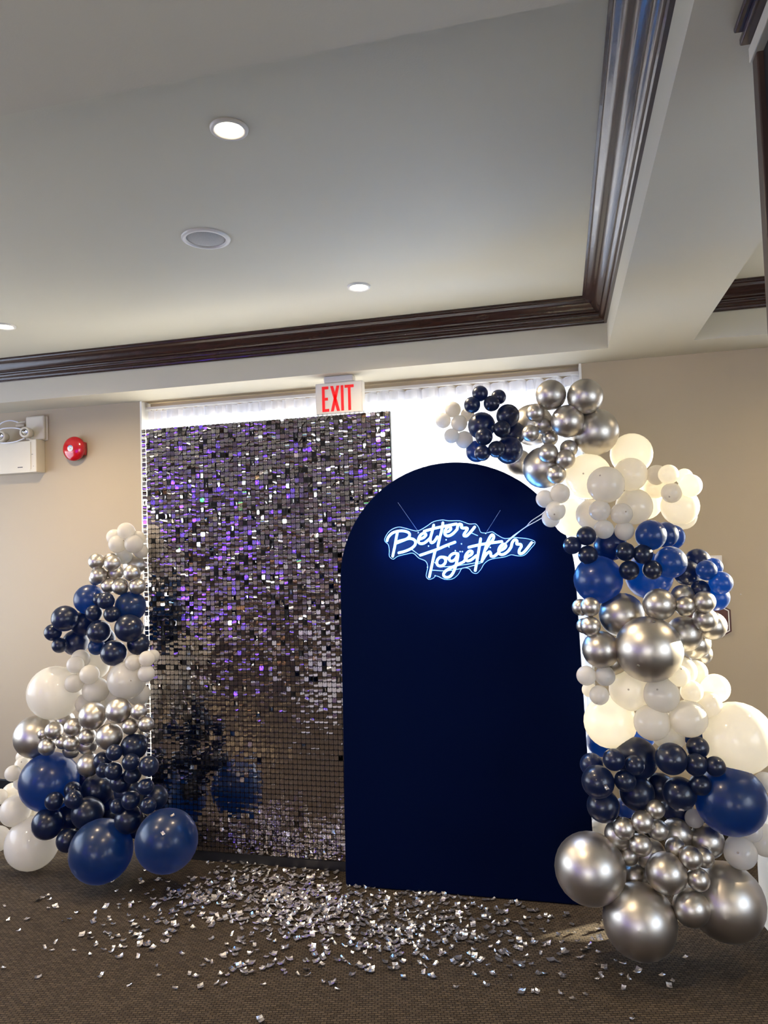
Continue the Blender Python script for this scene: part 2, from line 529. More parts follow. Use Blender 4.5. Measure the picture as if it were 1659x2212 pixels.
# ------------------------------------------------------------------ sheer curtain
def sheer_curtain():
    root = empty('sheer_curtain', (WX0, YW + 0.06, 0.1))
    tag(root, 'white sheer curtain with soft pleats hanging across the wide back window', 'curtain')
    rr = np.random.RandomState(3)
    xs, ys = [], []
    x = 0.012; ph = 0.0
    L = WX1 - WX0
    while x < L - 0.01:
        per = 0.045 if x < 0.22 else (0.078 if x < 1.7 else 0.105)
        a = 0.038 if x >= 0.22 else 0.018
        xs.append(x + 0.010 * math.sin(ph + 0.8)); ys.append(a * math.sin(ph) + 0.006 * math.sin(ph * 0.37 + 1))
        ph += 2 * math.pi / 12; x += per / 12
    zt = [0.0, 0.3, 0.8, 1.3, 1.8, 2.2, 2.35, 2.44, 2.475, 2.492]
    vs, fs = [], []
    n = len(xs)
    for j, z in enumerate(zt):
        k = 0.8 + 0.2 * z / 2.5
        for i in range(n):
            zz = z
            if j == len(zt) - 1: zz += 0.011 * math.sin(i * math.pi / 6 + 1)
            vs.append((xs[i], ys[i] * (1.0 + 0.35 * math.sin(i * 0.11 + z * 0.9)) * (0.75 if z > 2.2 else 1.0), zz))
    for j in range(len(zt) - 1):
        for i in range(n - 1):
            fs.append((j * n + i, j * n + i + 1, (j + 1) * n + i + 1, (j + 1) * n + i))
    MB().add(vs, fs).build('sheer_fabric', M['sheer'], root, smooth=True)
    MB().box(0.0, L, -0.015, 0.015, 2.502, 2.518).build('curtain_track', M['white_plastic'], root)
    # stitched heading tape
    vt = [(xs[i], ys[i] * 0.75 - 0.002, z) for z in (2.43, 2.488) for i in range(n)]
    MB().add(vt, [(i, i + 1, n + i + 1, n + i) for i in range(n - 1)]).build('heading_tape', M['tape'], root, smooth=True)


sheer_curtain()
struct(MB().box(WX0, WX1, YW + 0.105, YW + 0.125, 2.572, 2.65).build('trim_9', M['wall']))
struct(MB().box(WX0 - 0.001, WX0 + 0.012, YW - 0.004, YW + 0.16, 0.08, 2.65).build('trim_10', M['plinth']))
struct(MB().box(WX1 - 0.012, WX1 + 0.001, YW - 0.004, YW + 0.16, 0.08, 2.65).build('trim_11', M['plinth']))

# ------------------------------------------------------------------ ceiling fittings
ring_prof = [(0.040, 0.0), (0.0425, -0.006), (0.050, -0.009), (0.056, -0.006), (0.0575, 0.0)]


def downlight(x, y, z, label, group='recessed ceiling downlights', power=95.0):
    root = empty('recessed_downlight', (x, y, z))
    tag(root, label, 'ceiling light', group)
    MB().lathe(ring_prof, 40, closed=False).build('trim_ring', M['white_plastic'], root, smooth=True)
    MB().lathe([(0.0005, -0.0045), (0.03, -0.0045), (0.0415, -0.003)], 32, closed=False).build('diffuser', M['lamp'], root, smooth=True)
    o = add_light('downlight_lamp', 'SPOT', (0, 0, -0.02), power, (1.0, 0.80, 0.54), spot_size=math.radians(150), spot_blend=0.8, shadow_soft_size=0.04)
    o.parent = root
    return root


a = at(495, 278, 2, HC); downlight(a[0], a[1], HC, 'recessed downlight nearest the top of the photo, glowing warm beside the speaker')
a = at(775, 619, 2, HC); downlight(a[0], a[1], HC, 'recessed downlight close to the dark moulding, above the exit sign')
a = at(10, 704, 2, HC); downlight(a[0], a[1], HC, 'recessed downlight cut by the left edge of the photo', power=100)
for i, (x, y, w) in enumerate([(-3.0, 1.95, 'left of the speaker, outside the photo'), (1.9, 3.3, 'in the right coffer over the glazed door'),
                               (-0.9, -0.8, 'behind the camera near the long beam'), (1.9, -0.8, 'behind the camera at the right wall'),
                               (-3.0, -0.8, 'behind the camera at the left wall'), (-0.9, -4.0, 'far behind the camera, middle'),
                               (-3.0, -4.0, 'far behind the camera, left')]):
    downlight(x, y, HC, 'recessed downlight ' + w, power=75)

a = at(445, 515, 2, HC)
sp_ = empty('ceiling_speaker', (a[0], a[1], HC))
tag(sp_, 'round grey ceiling speaker with domed grille between the two downlights', 'speaker')
MB().lathe([(0.077, 0.0), (0.079, -0.007), (0.088, -0.008), (0.096, -0.005), (0.0975, 0.0)], 48, closed=False).build('speaker_rim', M['white_plastic'], sp_, smooth=True)
MB().lathe([(0.0005, -0.010), (0.03, -0.0095), (0.06, -0.006), (0.077, -0.001)], 40, closed=False).build('speaker_grille', M['grille'], sp_, smooth=True)

# ------------------------------------------------------------------ exit sign
def exit_sign():
    Y = 4.07
    x0, x1, z0, z1 = -1.372, -1.084, 2.425, 2.612
    root = empty('exit_sign', ((x0 + x1) / 2, Y, z1))
    tag(root, 'white exit sign with red letters hanging from the soffit above the shimmer wall', 'sign')
    w, h = x1 - x0, z1 - z0
    MB().box(-w / 2, w / 2, -0.028, 0.028, -h, 0).build('sign_housing', M['white_plastic'], root, bevel=0.004)
    MB().box(-w / 2 + .006, w / 2 - .006, -0.031, -0.027, -h + .006, -.006).build('sign_face', M['exit_face'], root, bevel=0.001)
    MB().box(-w * .31, w * .31, -0.035, 0.035, 0.0, HS - z1).build('ceiling_canopy', M['white_plastic'], root, bevel=0.006)
    lh = h * 0.80; b = -h + (h - lh) / 2 - .002; t = b + lh; s = 0.0165
    def L(name, polys):
        mb = MB()
        for p in polys: mb.prism(p, -0.0335, -0.0305)
        mb.build('letter', M['exit_red'], root)
    def rect(a0, a1, c0, c1): return [(a0, c0), (a1, c0), (a1, c1), (a0, c1)]
    x = -w / 2 + 0.042
    L('E', [rect(x, x + s, b, t), rect(x + s, x + .040, t - s, t), rect(x + s, x + .036, (b + t) / 2 - s / 2, (b + t) / 2 + s / 2), rect(x + s, x + .042, b, b + s)])
    x += 0.052
    mx = x + .027
    L('X', [[(x, t), (x + s * 1.1, t), (x + .056, b), (x + .056 - s * 1.1, b)], [(x + .056 - s * 1.1, t), (x + .056, t), (x + s * 1.1, b), (x, b)]])
    x += 0.064
    L('I', [rect(x, x + s, b, t)])
    x += 0.024
    L('T', [rect(x, x + .055, t - s, t), rect(x + .0275 - s / 2, x + .0275 + s / 2, b, t - s)])


exit_sign()

# ------------------------------------------------------------------ fire bell
def ymat(loc):   # lathe axis pointing to -Y (out of the back wall)
    return Matrix.Translation(loc) @ Matrix.Rotation(math.radians(90), 4, 'X')


def fire_bell():
    P = at(168, 971, 1, YW)
    root = empty('fire_bell', (P[0], YW, P[2]))
    tag(root, 'red round fire alarm bell with small white centre mounted on beige wall', 'alarm bell')
    A = Matrix.Rotation(math.radians(90), 4, 'X')
    B = MB(); B.box(-0.03, 0.074, -0.03, 0.0, -0.045, 0.045)
    B.build('back_box', M['red'], root, bevel=0.008)
    B = MB(); B.lathe([(0.078, 0.028), (0.082, 0.03), (0.083, 0.040), (0.080, 0.048), (0.070, 0.058), (0.050, 0.065), (0.028, 0.069), (0.0005, 0.070)], 48, M=Matrix.Translation((0, 0, 0)) @ A, closed=False)
    B.build('gong', M['red'], root, smooth=True)
    B = MB(); B.lathe([(0.021, 0.0685), (0.021, 0.0712), (0.0005, 0.0716)], 32, M=Matrix.Translation((-.006, 0, 0)) @ A, closed=False); B.build('centre_label', M['sticker'], root, smooth=False)
    # blue arc at the top of the label
    arc = [(-.006 + .020 * math.cos(t), .020 * math.sin(t)) for t in np.linspace(math.radians(35), math.radians(145), 9)]
    arc += [(-.006 + .014 * math.cos(t), .014 * math.sin(t)) for t in np.linspace(math.radians(145), math.radians(35), 9)]
    mb = MB()
    for i in range(8):
        mb.prism([arc[i], arc[i + 1], arc[16 - i], arc[17 - i]], -0.0726, -0.0712)
    mb.build('label_arc', M['sticker_blue'], root)
    B = MB(); B.lathe([(0.006, 0.071), (0.006, 0.076), (0.003, 0.078), (0.0005, 0.078)], 12, M=Matrix.Translation((-.006, 0, 0)) @ A, closed=False); B.build('bolt', M['chrome'], root, smooth=True)


fire_bell()


# ------------------------------------------------------------------ emergency light
def emergency_light():
    P = at(0, 1025, 1, YW - 0.06); Q = at(85, 1020, 1, YW - 0.06)
    root = empty('emergency_light', (Q[0], YW, Q[2]))
    tag(root, 'beige twin head emergency light unit on the wall at left edge', 'emergency light')
    bw, bh, bd = 0.36, 0.215, 0.085
    MB().box(-bw, -0.052, -bd, 0, 0, bh).build('battery_box', M['beige_metal'], root, bevel=0.004)
    MB().box(-0.052, -0.0, -bd - 0.004, 0, 0, bh + .008).build('end_cap', M['beige_metal'], root, bevel=0.005)
    MB().box(-0.050, -0.042, -bd - 0.008, -bd - .003, 0.02, bh - .01).build('cap_rib', M['beige_metal'], root, bevel=0.001)
    for dx, dz in ((-.034, .10), (-.028, .10), (-.022, .02)):
        MB().lathe([(0.0022, 0), (0.0022, .002)], 8, M=Matrix.Translation((dx, -bd - .003, dz + .02)) @ Matrix.Rotation(math.radians(90), 4, 'X')).build('screw', M['black'], root)
    MB().box(-.15, -.11, -bd - .001, -bd, .035, .040).build('indicator', M['black'], root)
    # junction box behind the right head
    MB().box(-0.125, 0.028, -0.012, 0, bh + .006, bh + .175).build('back_plate', M['beige_metal'], root, bevel=0.010, seg=3)
    MB().box(-0.130, 0.018, -0.034, -0.010, bh + .010, bh + .178).build('cover_plate', M['beige_metal'], root, bevel=0.014, seg=4)
    A = Matrix.Rotation(math.radians(90), 4, 'X')

    def head(x, z):
        Mx = Matrix.Translation((x, -0.10, z)) @ Matrix.Rotation(math.radians(8), 4, 'Z') @ A
        h = MB().lathe([(0.012, -0.055), (0.030, -0.045), (0.036, -0.02), (0.037, 0.012), (0.034, 0.016), (0.023, 0.014)], 32, M=Mx, closed=False).build('lamp_head', M['beige_metal'], root, smooth=True)
        MB().lathe([(0.023, 0.014), (0.018, 0.006), (0.010, 0.002), (0.0005, 0.0)], 6, M=Mx, closed=False).build('reflector', M['chrome'], h, smooth=True)
        MB().lathe([(0.006, 0.0), (0.007, 0.012), (0.004, 0.018), (0.0005, 0.019)], 12, M=Mx, closed=False).build('bulb', M['glass'], h, smooth=True)
        MB().tube([(x, -.06, z - .03), (x, -.055, bh)], 0.010, 10).build('swivel_arm', M['beige_metal'], root, smooth=True)
    head(-0.072, bh + 0.055); head(-0.265, bh + 0.040)
    for pts in ([(-.36, -.05, bh + .055), (-.30, -.07, bh + .095), (-.22, -.07, bh + .10), (-.15, -.08, bh + .09), (-.10, -.08, bh + .075)],
                [(-.36, -.05, bh + .10), (-.30, -.06, bh + .14), (-.24, -.05, bh + .155), (-.19, -.03, bh + .145)],
                [(-.33, -.07, bh + .005), (-.24, -.09, bh - .005), (-.15, -.10, bh - .002), (-.09, -.09, bh + .018)]):
        MB().tube(smooth_curve(pts), 0.0042, 8).build('wire', M['cable'], root, smooth=True)
    MB().tube([(-.21, -.02, bh + .12), (-.15, -.02, bh + .12)], 0.011, 10).build('conduit_joint', M['beige_metal'], root, smooth=True)
    MB().tube([(-.21, -.02, bh + .145), (-.14, -.02, bh + .145)], 0.006, 10).build('conduit_joint', M['beige_metal'], root, smooth=True)


emergency_light()


# ------------------------------------------------------------------ wall signs at right
def wall_signs():
    root = empty('white_notice', (0.775, YW, 1.47))
    tag(root, 'small white framed notice on the wall behind the right balloons', 'notice')
    MB().box(-.07, .07, -.014, 0, -.075, .066).build('frame', M['white_plastic'], root, bevel=.002)
    MB().box(-.062, .062, -.016, -.013, -.067, .058).build('sheet', M['exit_face'], root)
    MB().box(.012, .040, -.0165, -.0155, .036, .040).build('print_line', M['frame'], root)
    root = empty('brown_plaque', (0.755, YW, 1.184))
    tag(root, 'brown eight-sided plaque with thin white border line on the right wall', 'plaque')
    def octa(s): return [(-.12 * s, -.058 * s), (-.085 * s, -.078 * s), (.085 * s, -.078 * s), (.12 * s, -.058 * s), (.12 * s, .058 * s), (.085 * s, .078 * s), (-.085 * s, .078 * s), (-.12 * s, .058 * s)]
    MB().prism(octa(1), -.010, 0).build('plaque_board', M['plaque'], root, bevel=.001)
    o, i = octa(.93), octa(.885)
    mb = MB()
    for k in range(8):
        k2 = (k + 1) % 8
        mb.prism([o[k], o[k2], i[k2], i[k]], -.0115, -.0098)
    mb.build('border_line', M['plaque_line'], root)
    P = at(1600, 1284, 1, YW)
    o = MB().lathe([(0.0035, 0), (0.0035, .003), (0.001, .004)], 10, M=Matrix.Translation((P[0], YW, P[2])) @ Matrix.Rotation(math.radians(90), 4, 'X')).build('wall_screw', M['frame'])
    tag(o, 'tiny grey screw head alone on the beige wall right of the plaque', 'screw')


wall_signs()


# ------------------------------------------------------------------ pillar at the right edge
def pillar():
    root = empty('wooden_pillar', (0.412, 1.55, 0))
    tag(root, 'dark wooden pillar with moulded capital at the top right edge', 'pillar')
    MB().box(0.0, 0.30, -0.035, 0.0, 0, HS).build('corner_post', M['darkwood'], root, bevel=.003)
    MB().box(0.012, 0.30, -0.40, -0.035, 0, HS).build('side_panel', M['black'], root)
    MB().box(-0.005, 0.30, -0.40, 0.002, HS - .060, HS - .028).build('necking', M['beam'], root, bevel=.002)
    MB().box(-0.024, 0.30, -0.44, -0.008, HS - .028, HS - .012).build('capital_moulding', M['wood'], root, bevel=.004, seg=3)
    MB().box(-0.038, 0.30, -0.44, -0.026, HS - .012, HS).build('capital_moulding', M['wood'], root, bevel=.004, seg=3)


pillar()

# ------------------------------------------------------------------ shimmer wall
PX0, PX1, PY, PZ0, PZ1 = -2.244, -0.824, 3.60, 0.050, 2.335


def shimmer_wall():
    root = empty('sequin_backdrop', ((PX0 + PX1) / 2, PY, 0))
    tag(root, 'tall shimmer wall panel of mirrored square sequins standing before the window', 'sequin backdrop')
    cx = (PX0 + PX1) / 2
    hw = (PX1 - PX0) / 2
    MB().box(-hw + .02, hw, 0.004, 0.030, PZ0, PZ1).build('backing_board', M['black'], root)
    MB().box(-hw + .03, hw, -0.01, 0.06, 0.0, PZ0 - .002).build('base_rail', M['black'], root)
    for x in (-hw + .2, hw - .2):
        MB().box(x - .015, x + .015, 0.03, 0.40, 0.0, 0.03).build('foot', M['black'], root)
        MB().box(x - .015, x + .015, 0.03, 0.06, 0.0, 1.9).build('upright', M['black'], root)
    # grid of little pegs the sequins hang from, its clear edge showing at left and top
    px, pz = 0.0248, 0.0266
    nc = int(round(2 * hw / px)); nr = int(round((PZ1 - PZ0) / pz))
    px = 2 * hw / nc; pz = (PZ1 - PZ0) / nr
    mb = MB()
    for c in range(nc):
        x = -hw + (c + .5) * px
        mb.box(x - .004, x + .004, -.004, .004, PZ1, PZ1 + .010)
        mb.box(x - px / 2, x - px / 2 + .0015, -.002, .003, PZ1 - .01, PZ1 + .004)
    for r_ in range(nr):
        z = PZ0 + (r_ + .5) * pz
        mb.box(-hw - .004, -hw + .02, -.004, .003, z + .009, z + .012)
        mb.box(-hw - .006, -hw - .003, -.004, .003, z - .013, z + .013)
    o = mb.build('clear_edge_grid', M['tab'], root); o['kind'] = 'stuff'
    # sequin prototypes: thin plates of different bends
    def plate(bend, tw):
        s = 0.0113; n = 4
        vs, fs = [], []
        for side in (0, 1):
            for j in range(n + 1):
                for i in range(n + 1):
                    u = i / n - .5; v = j / n - .5
                    x = u * 2 * s; z = v * 2 * s * 1.04
                    if abs(u) == .5 and abs(v) == .5: x *= .90; z *= .90
                    y = bend * 0.0008 * (math.cos(v * math.pi) - .5) + tw * 0.002 * u * v - 0.0006 * (1 - side)
                    vs.append((x, y, z))
        m_ = (n + 1) * (n + 1)
        for j in range(n):
            for i in range(n):
                q = j * (n + 1) + i
                fs.append((q, q + 1, q + n + 2, q + n + 1))
        return vs[:m_], fs
    rr = np.random.RandomState(11)
    # smooth random fields so that neighbours hang alike
    def field(nx, nz, seed):
        g_ = np.random.RandomState(seed).randn(nz + 2, nx + 2)
        def f(u, v):
            a, b = u * nx, v * nz; i, j = int(a), int(b); s, t = a - i, b - j
            s = s * s * (3 - 2 * s); t = t * t * (3 - 2 * t)
            return (g_[j, i] * (1 - s) + g_[j, i + 1] * s) * (1 - t) + (g_[j + 1, i] * (1 - s) + g_[j + 1, i + 1] * s) * t
        return f
    f1, f2, f3 = field(5, 9, 1), field(14, 50, 2), field(8, 6, 3)
    protos = {}
    items = []
    for r_ in range(nr):
        for c in range(nc):
            u, v = (c + .5) / nc, (r_ + .5) / nr
            x = -hw + (c + .5) * px; z = PZ0 + (r_ + .5) * pz
            up = min(1, max(0, (v - .28) / .32))         # the lower sequins hang flatter
            tiltx = math.radians((0.4 + 1.6 * up) * f1(u, v) + (0.35 + 2.2 * up) * f2(u, v) + rr.randn() * (0.35 + 2.2 * up))
            tiltz = math.radians((0.3 + 2.5 * up) * rr.randn() + (1.5 * up) * f3(u, v))
            k = rr.rand()
            if k < .01 + .18 * up: tiltz += math.radians(rr.uniform(18, 62) * rr.choice([-1, 1]))
            elif k < .04 + .26 * up: tiltx += math.radians(rr.uniform(4, 12) * rr.choice([-1, 1]))
            roll = math.radians(rr.randn() * .7)
            if rr.rand() < .004: roll = math.radians(rr.uniform(-25, 25))
            b = int(rr.choice([0, 1, 2, 3], p=[.45, .25, .2, .1]))
            if rr.rand() < .5 * up: b = 4 + int(rr.rand() < .4)
            items.append((x, z, tiltx, tiltz, roll, b))
    shapes = [(0.1, 0.1), (0.8, 0.2), (-0.5, -0.3), (0.3, 1.0), (2.6, .5), (-2.0, 1.2)]
    # the 300 that show largest: nearest the camera, lower right, clear of the arch
    vis = []
    for i, it in enumerate(items):
        wx, wz = cx + it[0], it[1]
        shown = not (wx > -1.14)
        vis.append((0 if shown else 1, (wx - 0) ** 2 + PY ** 2 + (wz - 1.65) ** 2, i))
    vis.sort()
    first = {i for _, _, i in vis[:300]}
    meshes = []
    for b, tw in shapes:
        vs, fs = plate(b, tw)
        meshes.append((MB().add(vs, fs).mesh('sequin', M['sequin'], True), vs, fs))
    stuff = MB()
    for i, (x, z, tx, tz, ro, b) in enumerate(items):
        T = Matrix.Translation((x, -0.010, z + .010)) @ Matrix.Rotation(tz, 4, 'Z') @ Matrix.Rotation(tx, 4, 'X') @ Matrix.Rotation(ro, 4, 'Y') @ Matrix.Translation((0, 0, -.010))
        if i in first:
            link_mesh('sequin', meshes[b][0], root, T)
        else:
            stuff.add([T @ Vector(p) for p in meshes[b][1]], meshes[b][2])
    o = stuff.build('sequin_field', M['sequin'], root, smooth=True); o['kind'] = 'stuff'
    # peg heads
    pegs = MB()
    for (x, z, tx, tz, ro, b) in items:
        pegs.add([(x - .0016, -.0150, z + .0105), (x + .0016, -.0150, z + .0105), (x + .0016, -.0150, z + .0070), (x - .0016, -.0150, z + .0070), (x, -.0120, z + .0088)],
                 [(0, 1, 2, 3), (0, 4, 1), (1, 4, 2), (2, 4, 3), (3, 4, 0)])
    o = pegs.build('peg_heads', M['black'], root); o['kind'] = 'stuff'


shimmer_wall()


# ------------------------------------------------------------------ navy arch backdrop
def arch_panel():
    root = empty('arch_backdrop', (-0.5, 3.465, 0))
    tag(root, 'tall navy fabric-covered arch backdrop with rounded top carrying the neon sign', 'arch backdrop')
    cx, R_ = -0.502, 0.564
    zs = 2.035 - R_
    pts = [(0.094, 0.002)]
    for k in range(41):
        a_ = math.pi * k / 40
        pts.append((cx + R_ * math.cos(a_), zs + R_ * math.sin(a_)))
    pts.append((-1.082, 0.002))
    pts = [(x + 0.5, z) for x, z in pts]
    MB().prism(pts, -0.025, 0.025).build('stretch_cover', M['navy_fabric'], root, bevel=0.006, seg=3)
    for x in (-.35, .35):
        MB().box(x - .02, x + .02, 0.026, 0.33, 0.0, 0.02).build('foot', M['black'], root)


arch_panel()

# ------------------------------------------------------------------ neon sign
NY = 3.405


def npt(zx, zy, y=NY):
    p = at(800 + zx / 4.1475, 1080 + zy / 4.1475, 1, y)
    return np.array(p)


LETTERS = [
    [[(245, 280), (232, 340), (218, 420), (200, 505)],
     [(150, 365), (160, 335), (195, 298), (245, 280), (300, 278), (345, 295), (350, 325), (320, 352), (270, 372), (228, 388), (250, 372), (300, 358), (355, 345), (398, 362), (402, 398), (370, 432), (310, 460), (255, 474)]],
    [[(440, 352), (480, 335), (498, 312), (480, 298), (452, 312), (432, 348), (432, 378), (455, 392), (490, 382), (532, 345)]],
    [[(568, 225), (555, 280), (538, 345), (545, 382), (572, 372), (600, 330)]],
    [[(650, 205), (640, 270), (620, 345), (605, 415)], [(482, 280), (560, 258), (650, 238), (770, 215)]],
    [[(672, 290), (705, 278), (722, 256), (708, 240), (682, 254), (666, 288), (674, 315), (702, 322), (740, 302), (778, 262)]],
    [[(778, 262), (784, 232), (800, 216), (818, 224), (816, 246), (835, 252), (866, 252), (866, 268), (846, 296), (838, 318), (862, 322), (900, 285), (935, 242)]],
    [[(448, 495), (520, 470), (600, 442), (680, 408), (758, 378)], [(582, 450), (565, 520), (548, 600), (528, 690)]],
    [[(655, 512), (622, 515), (598, 545), (602, 582), (636, 592), (668, 568), (674, 535), (655, 512), (690, 522)]],
    [[(785, 482), (750, 478), (716, 500), (706, 530), (726, 548), (760, 532), (785, 486), (775, 550), (750, 635), (715, 685), (675, 692), (655, 668), (680, 632), (750, 595), (835, 555)]],
    [[(835, 555), (872, 508), (905, 488), (912, 464), (888, 458), (860, 486), (850, 520), (866, 545), (900, 538), (948, 500)]],
    [[(988, 348), (975, 430), (958, 530), (940, 632)], [(882, 424), (960, 405), (1060, 388), (1178, 372)]],
    [[(1000, 550), (1015, 490), (1042, 400), (1070, 335), (1092, 312), (1106, 328), (1095, 360), (1060, 402), (1035, 440)],
     [(1010, 530), (1040, 485), (1068, 465), (1078, 480), (1082, 502), (1108, 505), (1140, 480)]],
    [[(1150, 458), (1195, 438), (1214, 412), (1196, 395), (1168, 412), (1150, 448), (1158, 482), (1192, 488), (1235, 458), (1262, 420)]],
    [[(1262, 420), (1272, 380), (1295, 356), (1314, 368), (1312, 394), (1345, 398), (1352, 418), (1335, 448), (1336, 478), (1366, 476), (1405, 435), (1445, 382)]],
]
OUTL = [(128, 335), (170, 275), (240, 243), (300, 250), (370, 270), (425, 276), (500, 235), (560, 195), (640, 178), (700, 186), (800, 186), (880, 214), (940, 214), (970, 250), (988, 290), (1040, 294), (1090, 284), (1130, 310), (1200, 345), (1280, 336), (1340, 340), (1420, 350), (1478, 378), (1440, 432), (1380, 495), (1320, 502), (1260, 492), (1200, 512), (1080, 532), (1020, 570), (990, 620), (950, 660), (910, 650), (880, 616), (820, 612), (785, 668), (730, 710), (660, 712), (590, 682), (560, 702), (520, 713), (495, 680), (510, 600), (490, 548), (430, 522), (380, 478), (320, 486), (240, 506), (200, 532), (165, 505), (165, 450), (155, 400), (125, 370)]


def neon_sign():
    c = npt(800, 450)
    root = empty('neon_sign', (c[0], NY, c[2]))
    tag(root, 'glowing white and blue neon sign reading Better Together on the navy arch', 'neon sign')
    ol = smooth_curve([tuple(npt(x, y)[[0, 2]]) for x, y in OUTL], 3, closed=True)
    poly = [(p[0] - c[0], p[1] - c[2]) for p in ol]
    MB().prism(poly, 0.010, 0.014).build('acrylic_backing', M['acrylic'], root)
    e = [(x, 0.012, z) for x, z in poly]; e.append(e[0])
    MB().tube(e, 0.0013, 6).build('acrylic_rim', M['acrylic_edge_glow'], root)
    for strokes in LETTERS:
        mb = MB()
        for s in strokes:
            p = [npt(x, y) for x, y in s]
            q = smooth_curve([(a_[0] - c[0], 0.0, a_[2] - c[2]) for a_ in p], 5)
            mb.tube(q, 0.0058, 10)
            for end in (q[0], q[-1]):
                mb.lathe([(0.0005, -.0058), (.0040, -.0042), (.0058, 0), (.0040, .0042), (.0005, .0058)], 10, M=Matrix.Translation(Vector(end)), closed=False)
        mb.build('letter_tube', M['neon'], root, smooth=True)
    for (x, y) in ((430, 292), (1033, 298), (1466, 383), (522, 413), (680, 357), (817, 393), (705, 420), (825, 462), (1075, 425), (805, 462), (762, 455), (820, 557), (512, 603), (582, 680)):
        p = npt(x, y)
        MB().lathe([(0.0030, 0), (0.0030, .020), (.0012, .022)], 10, M=Matrix.Translation((p[0] - c[0], 0.016, p[2] - c[2])) @ Matrix.Rotation(math.radians(90), 4, 'X')).build('screw', M['chrome'], root)
    # thin jumper wires seen through the backing
    for pts in (((570, 560), (640, 600), (860, 578), (1010, 548)), ((550, 630), (690, 635), (880, 600), (1000, 560)), ((360, 440), (440, 500)), ((890, 290), (960, 320))):
        q = smooth_curve([tuple(npt(*a_) - np.array([c[0], NY, c[2]]) + np.array([0, .0165, 0])) for a_ in pts], 4)
        MB().tube(q, 0.0016, 6).build('jumper_wire', M['cable'], root, smooth=True)
    # point lamps added before the tubes to strengthen the blue halo on the cloth
    for (x, y) in ((230, 390), (480, 330), (760, 280), (600, 570), (800, 500), (1010, 450), (1330, 420)):
        p = npt(x, y)
        o = add_light('added_halo_lamp', 'POINT', (p[0] - c[0], -.05, p[2] - c[2]), 1.1, (0.10, 0.36, 1.0), shadow_soft_size=0.03)
        o.parent = root
    # clear hanging lines up to the arch top
    for a_, b_ in (((430, 290), (235, 20)), ((1033, 296), (1160, 90))):
        p, q = npt(*a_), npt(*b_)
        MB().tube([(p[0] - c[0], .012, p[2] - c[2]), (q[0] - c[0], .030, q[2] - c[2])], 0.0004, 5).build('hanging_line', M['line'], root)
    # twin white power lead running up into the balloons
    for off, pts in ((0, ((1160, 455), (1210, 385), (1275, 325), (1345, 275), (1400, 235), (1440, 190), (1530, 130), (1570, 95))),
                     (1, ((1165, 452), (1225, 380), (1290, 322), (1352, 270), (1410, 232), (1470, 200), (1530, 165), (1580, 140)))):
        q = smooth_curve([tuple(npt(x, y, NY - .02) - np.array([c[0], NY, c[2]])) for x, y in pts], 5)
        MB().tube(q, 0.0019, 8).build('power_lead', M['cable'], root, smooth=True)


neon_sign()
